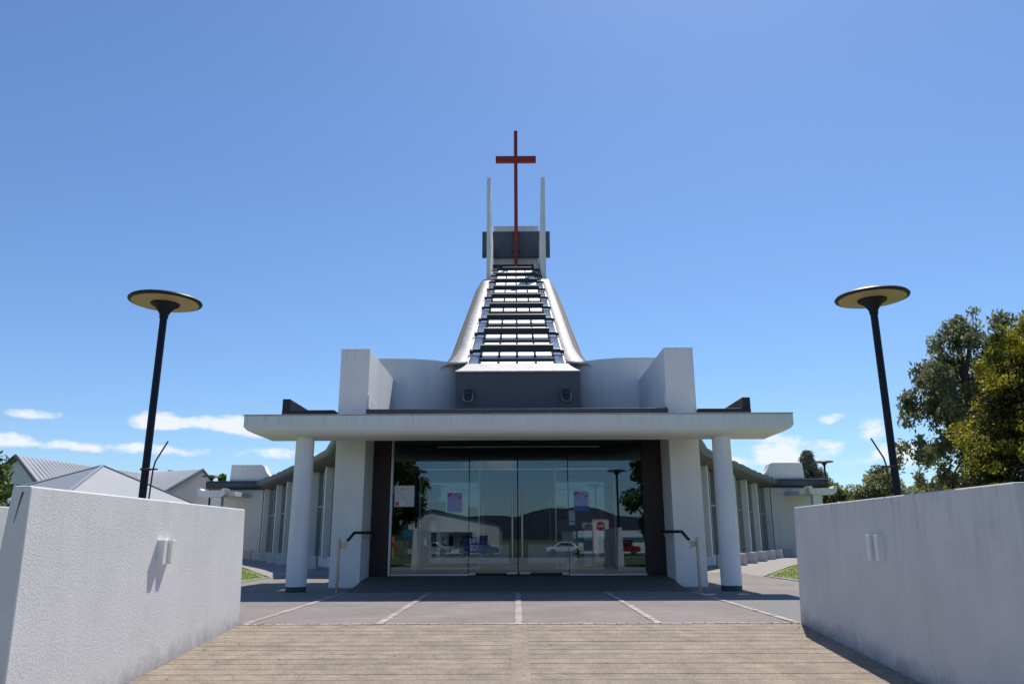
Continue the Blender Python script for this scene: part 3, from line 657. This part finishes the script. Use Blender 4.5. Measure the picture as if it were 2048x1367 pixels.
# ------------------------------------------------------------------ block seats
bl = [(7.17, 27.74), (8.42, 30.2), (9.57, 32.62), (10.75, 35.02), (12.19, 38.26), (13.48, 40.9), (15.0, 43.7)]
ordn = ['nearest', 'second', 'third', 'fourth', 'fifth', 'sixth', 'farthest']
bmsh = None
for s in (1, -1):
    for i, (x, y) in enumerate(bl):
        if bmsh is None:
            o = box('block_seat', -.25, .25, -.25, .25, -.02, .43, CONC, None, .015); bmsh = o.data
        else:
            o = bpy.data.objects.new('block_seat', bmsh); COL.objects.link(o); b = o.modifiers.new('b', 'BEVEL'); b.width = .015; b.segments = 2
        o.location = (s*(x+.25), y+.25, 0); o.rotation_euler = (0, 0, -s*.12+random.uniform(-.03, .03))
        tag(o, ('sunlit' if s > 0 else 'shaded')+' pale concrete block seat, '+ordn[i]+' in the row along the '+('right' if s > 0 else 'left')+' wing', 'seat', 'concrete block seats along the '+('right' if s > 0 else 'left')+' wing')
# ------------------------------------------------------------------ neighbouring buildings on the left
def quad(name, p, m, parent): return mesh(name, p, [tuple(range(len(p)))], m, parent)
def ribs(name, A, B, C, D, n, w, m, parent, h=.03):
    """raised ribs running from edge AB towards edge DC"""
    A, B, C, D = map(Vector, (A, B, C, D)); nn_ = (B-A).cross(D-A).normalized(); v = []; f = []
    for i in range(n):
        t = (i+.5)/n; p = A.lerp(B, t); q = D.lerp(C, t); d = (B-A).normalized()*w
        k = len(v); v += [p-d, p+d, q+d, q-d, p+nn_*h, q+nn_*h]
        f += [(k, k+4, k+5, k+3), (k+4, k+1, k+2, k+5)]
    o = mesh(name, v, f, m, parent); tag(o, kind='stuff'); return o
ph = thing('pyramid_roof_house', (-19.2, 35, 0), 'house with a grey metal pyramid roof behind the left wall', 'house')
ap = (-19.2, 35, 4.35); cN = (-16.9, 28, 2.4); cR = (-15.5, 39, 2.4); cF = (-21.5, 42, 2.4); cL = (-22.9, 31, 2.4)
for a, b in ((cN, cR), (cR, cF), (cF, cL), (cL, cN)): quad('roof_plane', [a, b, ap], ROOFG, ph)
for c in (cN, cR, cL): tube('hip_cap', [c, ap], .07, ROOFG, ph, 6)
for a, b in ((cN, cR), (cR, cF), (cF, cL), (cL, cN)): quad('wall', [(a[0]*.99, a[1], 0), (b[0]*.99, b[1], 0), (b[0]*.99, b[1], 2.4), (a[0]*.99, a[1], 2.4)], CORR, ph)
sh = thing('long_shed', (-29, 50, 0), 'long shed with pale ribbed metal roof behind the pyramid roof', 'shed')
r0, r1 = (-30.0, 45, 5.95), (-28.6, 62, 6.0); e0, e1 = (-26.6, 42.3, 3.95), (-22.5, 60, 3.7); g0 = (-34, 47.5, 4.0)
quad('roof_plane', [e0, e1, r1, r0], ROOFG, sh); quad('roof_plane', [r0, r1, (-33, 64, 4), g0], ROOFG, sh)
ribs('roof_ribs', e0, e1, r1, r0, 44, .03, ROOFG, sh, .018)
quad('gable_wall', [(e0[0], e0[1]+.3, 0), (e0[0], e0[1]+.3, e0[2]-.05), (r0[0], r0[1]+.3, r0[2]-.1), (g0[0], g0[1]+.3, g0[2]-.05), (g0[0], g0[1]+.3, 0)], CORR, sh)
quad('side_wall', [(e0[0]-.2, e0[1]+.3, 0), (e1[0]-.2, e1[1], 0), (e1[0]-.2, e1[1], 3.65), (e0[0]-.2, e0[1]+.3, 3.9)], CORR, sh)
tube('verge_trim', [e0, r0], .09, DARKFASC, sh, 6); tube('verge_trim', [r0, g0], .09, DARKFASC, sh, 6); tube('eave_gutter', [e0, e1], .09, DARKFASC, sh, 6)
gb = thing('gable_shed', (-21, 52, 0), 'shed with pale corrugated gable wall left of the church wing', 'shed')
ga = (-22.0, 53, 5.8); gl_ = (-21.1, 44.2, 3.35); gr_ = (-22.9, 62, 3.6); rb = (-29.5, 59, 6.1)
lb_ = (-30.2, 50, 3.35)
quad('roof_plane', [gl_, ga, rb, lb_], ROOFG, gb)
ribs('roof_ribs', lb_, gl_, ga, rb, 22, .03, ROOFG, gb, .04)
quad('roof_plane', [ga, gr_, (-31, 66, 4), rb], ROOFG, gb)
quad('gable_wall', [(gl_[0]-.1, gl_[1], 0), (gr_[0]-.1, gr_[1], 0), (gr_[0]-.1, gr_[1], gr_[2]-.05), (ga[0]-.1, ga[1], ga[2]-.05), (gl_[0]-.1, gl_[1], gl_[2]-.05)], CORR, gb)
quad('side_wall', [(gl_[0]-.1, gl_[1], 0), (gl_[0]-.1, gl_[1], 3.3), (lb_[0], lb_[1], 3.3), (lb_[0], lb_[1], 0)], CORR, gb)
v = []; f = []
for i in range(64):   # corrugations of the gable wall
    t = (i+.5)/64; x = gl_[0]-.06+(gr_[0]-gl_[0])*t; y = gl_[1]+(gr_[1]-gl_[1])*t
    ta = (ga[1]-gl_[1])/(gr_[1]-gl_[1]); z = (gl_[2]+(ga[2]-gl_[2])*t/ta) if t < ta else (ga[2]+(gr_[2]-ga[2])*(t-ta)/(1-ta))
    k = len(v); w = .09; v += [(x-.03, y-w, 0), (x+.09, y, 0), (x-.03, y+w, 0), (x-.03, y-w, z-.12), (x+.09, y, z-.12), (x-.03, y+w, z-.12)]
    f += [(k, k+1, k+4, k+3), (k+1, k+2, k+5, k+4)]
o = mesh('wall_ribs', v, f, CORR, gb); tag(o, kind='stuff')
tube('verge_trim', [gl_, ga], .08, DARKFASC, gb, 6); tube('verge_trim', [ga, gr_], .08, DARKFASC, gb, 6)
# ------------------------------------------------------------------ trees
def crown(name, blobs, n, size, m, parent, droop=0.0, elong=1.0, shell=.35, up=0.0):
    """leaf quads spread through clumps. blobs: (x,y,z,rx,ry,rz)"""
    B = np.array(blobs); vol = (B[:, 3]*B[:, 4]*B[:, 5])**(2/3); pr = vol/vol.sum()
    idx = rng.choice(len(B), n, p=pr); d = rng.normal(size=(n, 3)); d /= np.linalg.norm(d, axis=1)[:, None]
    r = rng.uniform(shell, 1, n)**.6; r *= rng.uniform(.85, 1.12, n)
    c = B[idx, :3]+d*B[idx, 3:6]*r[:, None]
    if droop: c[:, 2] -= droop*rng.random(n)**2
    a = rng.normal(size=(n, 3)); a[:, 2] = a[:, 2]*(1-abs(droop)*0) + (-1.2 if droop else up); a /= np.linalg.norm(a, axis=1)[:, None]
    b = np.cross(a, rng.normal(size=(n, 3))); b /= np.linalg.norm(b, axis=1)[:, None]
    s = size*rng.uniform(.6, 1.35, n)[:, None]; A = a*s*elong; Bv = b*s*.5
    V = np.stack([c-A*.5, c+Bv*.6, c+A*.5, c-Bv*.6], 1).reshape(-1, 3)
    me = bpy.data.meshes.new(name); me.vertices.add(4*n); me.vertices.foreach_set('co', V.ravel())
    me.loops.add(4*n); me.loops.foreach_set('vertex_index', np.arange(4*n)); me.polygons.add(n); me.polygons.foreach_set('loop_start', np.arange(0, 4*n, 4)); 
    me.materials.append(m); me.update(calc_edges=True); me.validate()
    o = bpy.data.objects.new(name, me); link(o, parent); return o
def limbs(name, base, tips, r, parent, m=BARK):
    v = []; f = []; n = 7
    def tb(p, q, r0, r1):
        p = Vector(p); q = Vector(q); mid = p.lerp(q, .5)+Vector((random.uniform(-.1, .1), random.uniform(-.1, .1), .12))*(q-p).length*.5
        pts = [p, mid, q]; rs = [r0, (r0+r1)/2, r1]; k0 = len(v)
        for i, P_ in enumerate(pts):
            d = (pts[min(i+1, 2)]-pts[max(i-1, 0)]).normalized(); a = d.orthogonal().normalized(); c = d.cross(a)
            for k in range(n): v.append(P_+(a*math.cos(6.2832*k/n)+c*math.sin(6.2832*k/n))*rs[i])
        for i in range(2):
            for k in range(n): f.append((k0+i*n+k, k0+i*n+(k+1) % n, k0+(i+1)*n+(k+1) % n, k0+(i+1)*n+k))
    top = Vector(base[1]); bot = Vector(base[0]); tb(bot, top, r, r*.45)
    for t in tips:
        s = bot.lerp(top, random.uniform(.45, 1)); tb(s, t, r*.32, r*.05)
    return mesh(name, v, f, m, parent, smooth=True)
def clumps(x, y, z0, z1, prof_, n, cs, jit=.25):
    """random clumps inside a silhouette prof_(t)->radius"""
    out_ = []
    for i in range(n):
        t = random.random()**.8; R = prof_(t); a = random.uniform(0, 6.283); q = math.sqrt(random.uniform(.15, 1))
        s = cs*random.uniform(.65, 1.35)
        out_.append((x+R*q*math.cos(a), y+R*q*math.sin(a), z0+(z1-z0)*t, s, s, s*random.uniform(.6, 1)))
    return out_
EUC = leaf_mat('eucalyptus_leaf', [(.10, .115, .055), (.19, .21, .11), (.33, .33, .18)], .9, .5)
GOLD = leaf_mat('golden_conifer_leaf', [(.06, .08, .012), (.30, .28, .03), (.62, .50, .05)], 1.6, .35)
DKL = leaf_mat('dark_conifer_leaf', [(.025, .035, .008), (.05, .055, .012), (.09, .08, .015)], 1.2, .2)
OLIVE = leaf_mat('olive_leaf', [(.12, .145, .06), (.23, .26, .11), (.36, .37, .19)], 1.2, .5)
DGRN = leaf_mat('dark_green_leaf', [(.03, .06, .01), (.07, .12, .02), (.13, .19, .03)], 1.2, .3)
SPIRE = leaf_mat('grey_green_leaf', [(.12, .14, .09), (.2, .22, .15), (.3, .32, .22)], 1.0, .3)
# eucalyptus
t = thing('eucalyptus_tree', (16.3, 27, 0), 'tall loose grey-green tree left of the golden conifer', 'tree')
eb_ = []
def cl(px, py, Y, r, k=4, sp=.7):
    """clump group at a place of the crown given as bearing and height"""
    v_ = fw*F+rt2*(px-1024)+up2*(683-py); q = Vector((0, 0, 1))+v_*(Y/v_.y)
    for _ in range(k):
        s = r*random.uniform(.6, 1.2)
        eb_.append((q.x+random.uniform(-1, 1)*sp*r*1.6, q.y+random.uniform(-1.6, 1.6), q.z+random.uniform(-1, 1)*sp*r*1.2, s, s, s*.85))
for px, py, r in ((1908, 650, .35), (1890, 668, .4), (1945, 665, .45), (1925, 690, .6), (1880, 700, .5), (1965, 700, .6), (1900, 735, .7), (1870, 745, .5), (1950, 750, .9), (1860, 770, .5), (1845, 790, .45), (1900, 790, .7),
                  (1832, 800, .35), (1850, 825, .4), (1880, 830, .45), (1940, 820, .9), (1895, 850, .3), (1985, 760, 1.), (1835, 890, .35), (1865, 885, .45), (1890, 900, .5), (1815, 900, .28), (1820, 915, .25), (1855, 915, .35),
                  (1900, 930, .5), (1930, 960, .5), (1880, 950, .35), (1900, 985, .4), (1860, 985, .35), (1915, 865, .4), (1960, 880, .8)):
    cl(px, py, 27, r*.8)
crown('crown', eb_, 21000, .13, EUC, t, droop=.35, elong=1.5, shell=.1)
limbs('trunk', ((16.3, 27, -.1), (16.4, 27, 7.4)), [b[:3] for b in eb_[::2] if b[3] > .38], .26, t)
# golden conifer
t = thing('golden_conifer', (15.6, 21.5, 0), 'broad golden conifer filling the right edge above the wall', 'tree')
def gp(z): return max(.25, 4.35*(1-z/7.3)**.72) if z < 7.2 else .2
gb_ = []
for i in range(330):
    z = 7.0*random.random()**1.25+.2; R = gp(z)*random.uniform(.5, 1.02); a = random.uniform(0, 6.283); s = random.uniform(.22, .5)
    gb_.append((15.3+R*math.cos(a), 21.3+R*math.sin(a)*.9, z, s*1.2, s*1.2, s*.75))
for (x_, y_, z_) in ((13.05, 20.3, 6.55), (13.6, 20.4, 6.4), (14.9, 20.9, 6.3), (13.0, 20.2, 6.1), (14.2, 20.8, 6.2), (12.6, 20.2, 5.5)): 
    for q in range(4): gb_.append((x_+random.uniform(-.2, .2)+.3, y_, z_+random.uniform(-.35, .1), .24, .24, .3))
crown('crown', gb_, 80000, .085, GOLD, t, elong=1.3, shell=.2, up=.9)
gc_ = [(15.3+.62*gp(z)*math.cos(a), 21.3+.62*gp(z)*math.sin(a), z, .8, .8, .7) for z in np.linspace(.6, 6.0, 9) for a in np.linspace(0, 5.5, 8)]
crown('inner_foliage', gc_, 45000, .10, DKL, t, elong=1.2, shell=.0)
limbs('trunk', ((15.3, 21.3, -.1), (15.3, 21.3, 6.6)), [b[:3] for b in gb_[:330:6]], .28, t)
def tree(name, x, y, h, R, label, m, n=9000, leaf=.16, kind='round', z0=.15, cs=None, group=None, cn=60):
    t = thing(name, (x, y, 0), label, 'tree', group)
    if kind == 'spire': pf = lambda q: R*(1-q)**1.05+.03
    elif kind == 'cone': pf = lambda q: R*(1-q)**1.0+.1
    else: pf = lambda q: R*math.sqrt(max(.05, 1-(2*q-.9)**2))
    b = clumps(x, y, h*z0, h*.96, pf, cn, cs or R*.28)
    crown('crown', b, n, leaf, m, t, elong=1.3, shell=.1)
    limbs('trunk', ((x, y, -.8), (x, y, h*.85)), [q[:3] for q in b[::4]], max(.06, h*.025), t)
    return t
tree('spire_tree', 26.9, 70, 8.9, 4.3, 'slim pointed grey-green tree behind the right wing', SPIRE, 26000, .17, 'spire', cs=.42, cn=330, z0=.3)
tree('olive_tree', 21.3, 44, 4.9, 2.0, 'rounded olive-green tree nearest the right lamp pole', OLIVE, 16000, .16)
tree('olive_tree', 19.0, 46, 4.1, 1.5, 'small reddish-tipped bush behind the right porch beam', OLIVE, 9000, .14)
tree('olive_tree', 24.0, 45, 3.9, 1.8, 'low olive-green tree between lamp pole and eucalyptus', OLIVE, 11000, .16)
tree('olive_tree', 27.0, 47, 4.6, 2.4, 'wide olive-green tree under the eucalyptus crown', OLIVE, 12000, .17)
tree('olive_tree', 17.0, 49, 3.6, 1.6, 'bush seen beneath the right porch beam', OLIVE, 6000, .16)
tree('leafy_tree', -16.4, 21.8, 3.85, 1.7, 'dark green leafy tree at the far left above the return wall', DGRN, 22000, .12, cn=90)
tree('pine_tree', -27.2, 70, 7.0, 1.1, 'small dark conifer top beside the corrugated gable', DGRN, 3500, .25, 'cone')
tree('pine_tree', -39.0, 85, 9.1, 1.2, 'tiny conifer tip above the grey roofs', DGRN, 2500, .25, 'cone')
# ------------------------------------------------------------------ the street behind the photographer (seen reflected in the doors)
ZS = gz(-5)
sheet('road', -400, 400, -56, -40, ROAD, -.02)
sheet('footpath', -400, 400, -39.9, -37.5, PATH, -.01)
sheet('entry_bounce_path', -8, 8, -37.4, YB-.01, PATH, -.012)  # pale concrete widened to bounce sunlight onto the facade and walls
# hills
v = []; f = []; NH = 160
for i in range(NH+1):
    a = math.radians(90+ -100+ 200*i/NH); R = 1500
    x = R*math.cos(a); y = -R*math.sin(a)
    h = 56+15*math.sin(i*.33+1.2)+8*math.sin(i*.83+1)+4*math.sin(i*2.1)+2*random.random()
    v += [(x, y, -2), (x*1.25, y*1.25, h), (x*1.6, y*1.6, -2)]
for i in range(NH): f += [(3*i, 3*i+3, 3*i+4, 3*i+1), (3*i+1, 3*i+4, 3*i+5, 3*i+2)]
o = mesh('hills', v, f, HILL); tag(o, kind='structure')
# white warehouse
wh = thing('warehouse', (-9, -62, ZS), 'cream low-gabled warehouse across the street, seen mirrored in the glass doors', 'building')
prism('wall', [(-13.5, ZS), (-13.5, 3.9), (-10.5, 4.6), (-2.2, 2.9), (-2.2, ZS)], -60, -80, 'y', CORR, wh)
quad('roof', [(-14, -59.7, 3.85), (-10.5, -59.7, 4.66), (-10.5, -80.2, 4.66), (-14, -80.2, 3.85)], ROOFG, wh)
quad('roof', [(-10.5, -59.7, 4.66), (-2, -59.7, 2.92), (-2, -80.2, 2.92), (-10.5, -80.2, 4.66)], ROOFG, wh)
box('awning', -13.6, -5.5, -60.2, -59, 1.6, 1.9, DARKFASC, wh, 0)
for X in (-12, -9.4, -7): box('window', X, X+1.5, -60.02, -59.9, .2, 1.4, DKGLASS, wh, 0)
box('door', -4.6, -3.6, -60.02, -59.9, ZS, 1.5, DARKFASC, wh, 0)
sb = thing('shop', (14, -60, ZS), 'white shop with teal band across the street, mirrored at the right of the doors', 'building')
box('wall', 7.6, 20, -70, -60, ZS, 2.0, WHITE, sb, 0); box('band', 7.5, 20.1, -59.99, -59.8, .9, 1.2, TEAL, sb, 0)
for X in (8.3, 10.5, 12.7): box('window', X, X+1.6, -59.98, -59.9, ZS+.4, .8, DKGLASS, sb, 0)
# blue sign with lettering
sg = thing('blue_sign', (-2.9, -24, ZS), 'blue sign board with white capitals, mirrored in the left glass door', 'sign')
box('board', -3.7, -2.3, -18.1, -18.0, .2, 1.15, BLUES, sg, 0)
for X in (-3.5, -2.5): box('post', X-.04, X+.04, -18.2, -18.11, ZS, 1.1, ALU, sg, 0)
text('lettering', 'TRE', .48, Vector((-3.0, -17.98, .72)), (math.pi/2, 0, math.pi), WHITE, sg)
text('lettering', 'CE', .48, Vector((-3.0, -17.98, .28)), (math.pi/2, 0, math.pi), WHITE, sg)
# red framed sign
rs = thing('no_entry_sign', (5.2, -12, ZS), 'white sign with red frame and red barred disc, mirrored in the right glass', 'sign')
box('board', 4.75, 5.75, -12.05, -12, ZS+.9, 2.2, PAPER, rs, 0)
joinb('frame', [(4.7, 4.75, -12.06, -11.97, ZS, 2.25), (5.75, 5.8, -12.06, -11.97, ZS, 2.25), (4.75, 5.75, -12.06, -11.97, 2.2, 2.25)], REDP, rs)
v = [(5.25+.27*math.cos(a), -11.985, 1.78+.27*math.sin(a)) for a in np.linspace(0, 6.283, 24, endpoint=False)]
mesh('disc', v, [tuple(range(24))], REDP, rs); box('bar', 5.05, 5.45, -11.98, -11.97, 1.75, 1.82, PAPER, rs, 0)
# play equipment colours at far left
pe = thing('play_frame', (-11, -30, ZS), 'red and yellow playground frame, mirrored at the left edge of the glass', 'playground')
tube('slide', [(-12.6, -36, 1.6), (-11.8, -36, 1.0), (-11, -36, .1)], .16, REDP, pe, 8)
for X in (-12.6, -11.5): tube('post', [(X, -36, ZS), (X, -36, 2.2)], .09, YELL, pe, 8)
box('deck', -12.7, -11.4, -37, -36, 1.2, 1.3, ORANGE, pe, 0); box('roof', -10.6, -8.9, -37, -36, 1.2, 1.9, TEAL, pe, 0)
for X in (-10.5, -9): box('leg', X, X+.1, -36.6, -36.5, ZS, 1.2, ALU, pe, 0)
# cars
def car(x, y, m, label):
    t = thing('parked_car', (x, y, ZS), label, 'car', 'cars parked along the street')
    z = ZS
    bp = [(-2.1, .35), (-2.15, .62), (-1.95, .8), (-1.2, .9), (-.6, 1.36), (.7, 1.42), (1.35, .98), (2.05, .9), (2.15, .6), (2.1, .35)]
    prism('body', [(x+a, z+b) for a, b in bp], y-.85, y+.85, 'y', m, t, .08)
    wp = [(-1.0, .93), (-.52, 1.29), (.62, 1.34), (1.1, .96)]
    prism('side_window', [(x+a, z+b) for a, b in wp], y+.852, y+.87, 'y', DKGLASS, t)
    for a in (-1.35, 1.35):
        v = []; 
        for yy_ in (y+.7, y+.88):
            v += [(x+a+.33*math.cos(q), yy_, z+.33+.33*math.sin(q)) for q in np.linspace(0, 6.283, 18, endpoint=False)]
        w = mesh('wheel', v, [tuple(range(17, -1, -1)), tuple(range(18, 36))]+[(i, (i+1) % 18, (i+1) % 18+18, i+18) for i in range(18)], RUBBER, t)
        mesh('rim', [(x+a+.2*math.cos(q), y+.885, z+.33+.2*math.sin(q)) for q in np.linspace(0, 6.283, 12, endpoint=False)], [tuple(range(12))], STEEL, w)
    box('headlight', x-2.12, x-2.0, y+.4, y+.8, z+.6, z+.72, PAPER, t, 0)
car(-9.5, -50, CARP[0], 'silver car mirrored left of the blue sign'); car(-4.0, -47, CARP[2], 'dark blue car mirrored near the door centre')
car(5.4, -52, CARP[1], 'white car mirrored right of the door handles'); car(11.5, -50.2, CARP[3], 'red car mirrored at the right glass panel')
tree('street_tree', -8.8, -14, 9.5, 2.6, 'large dark tree behind the photographer, mirrored at the left glass panel', DGRN, 26000, .22, cn=90)
tree('street_tree', 9.6, -13, 8.5, 2.5, 'leafy tree behind the photographer, mirrored at the right glass edge', DGRN, 20000, .22, cn=80)
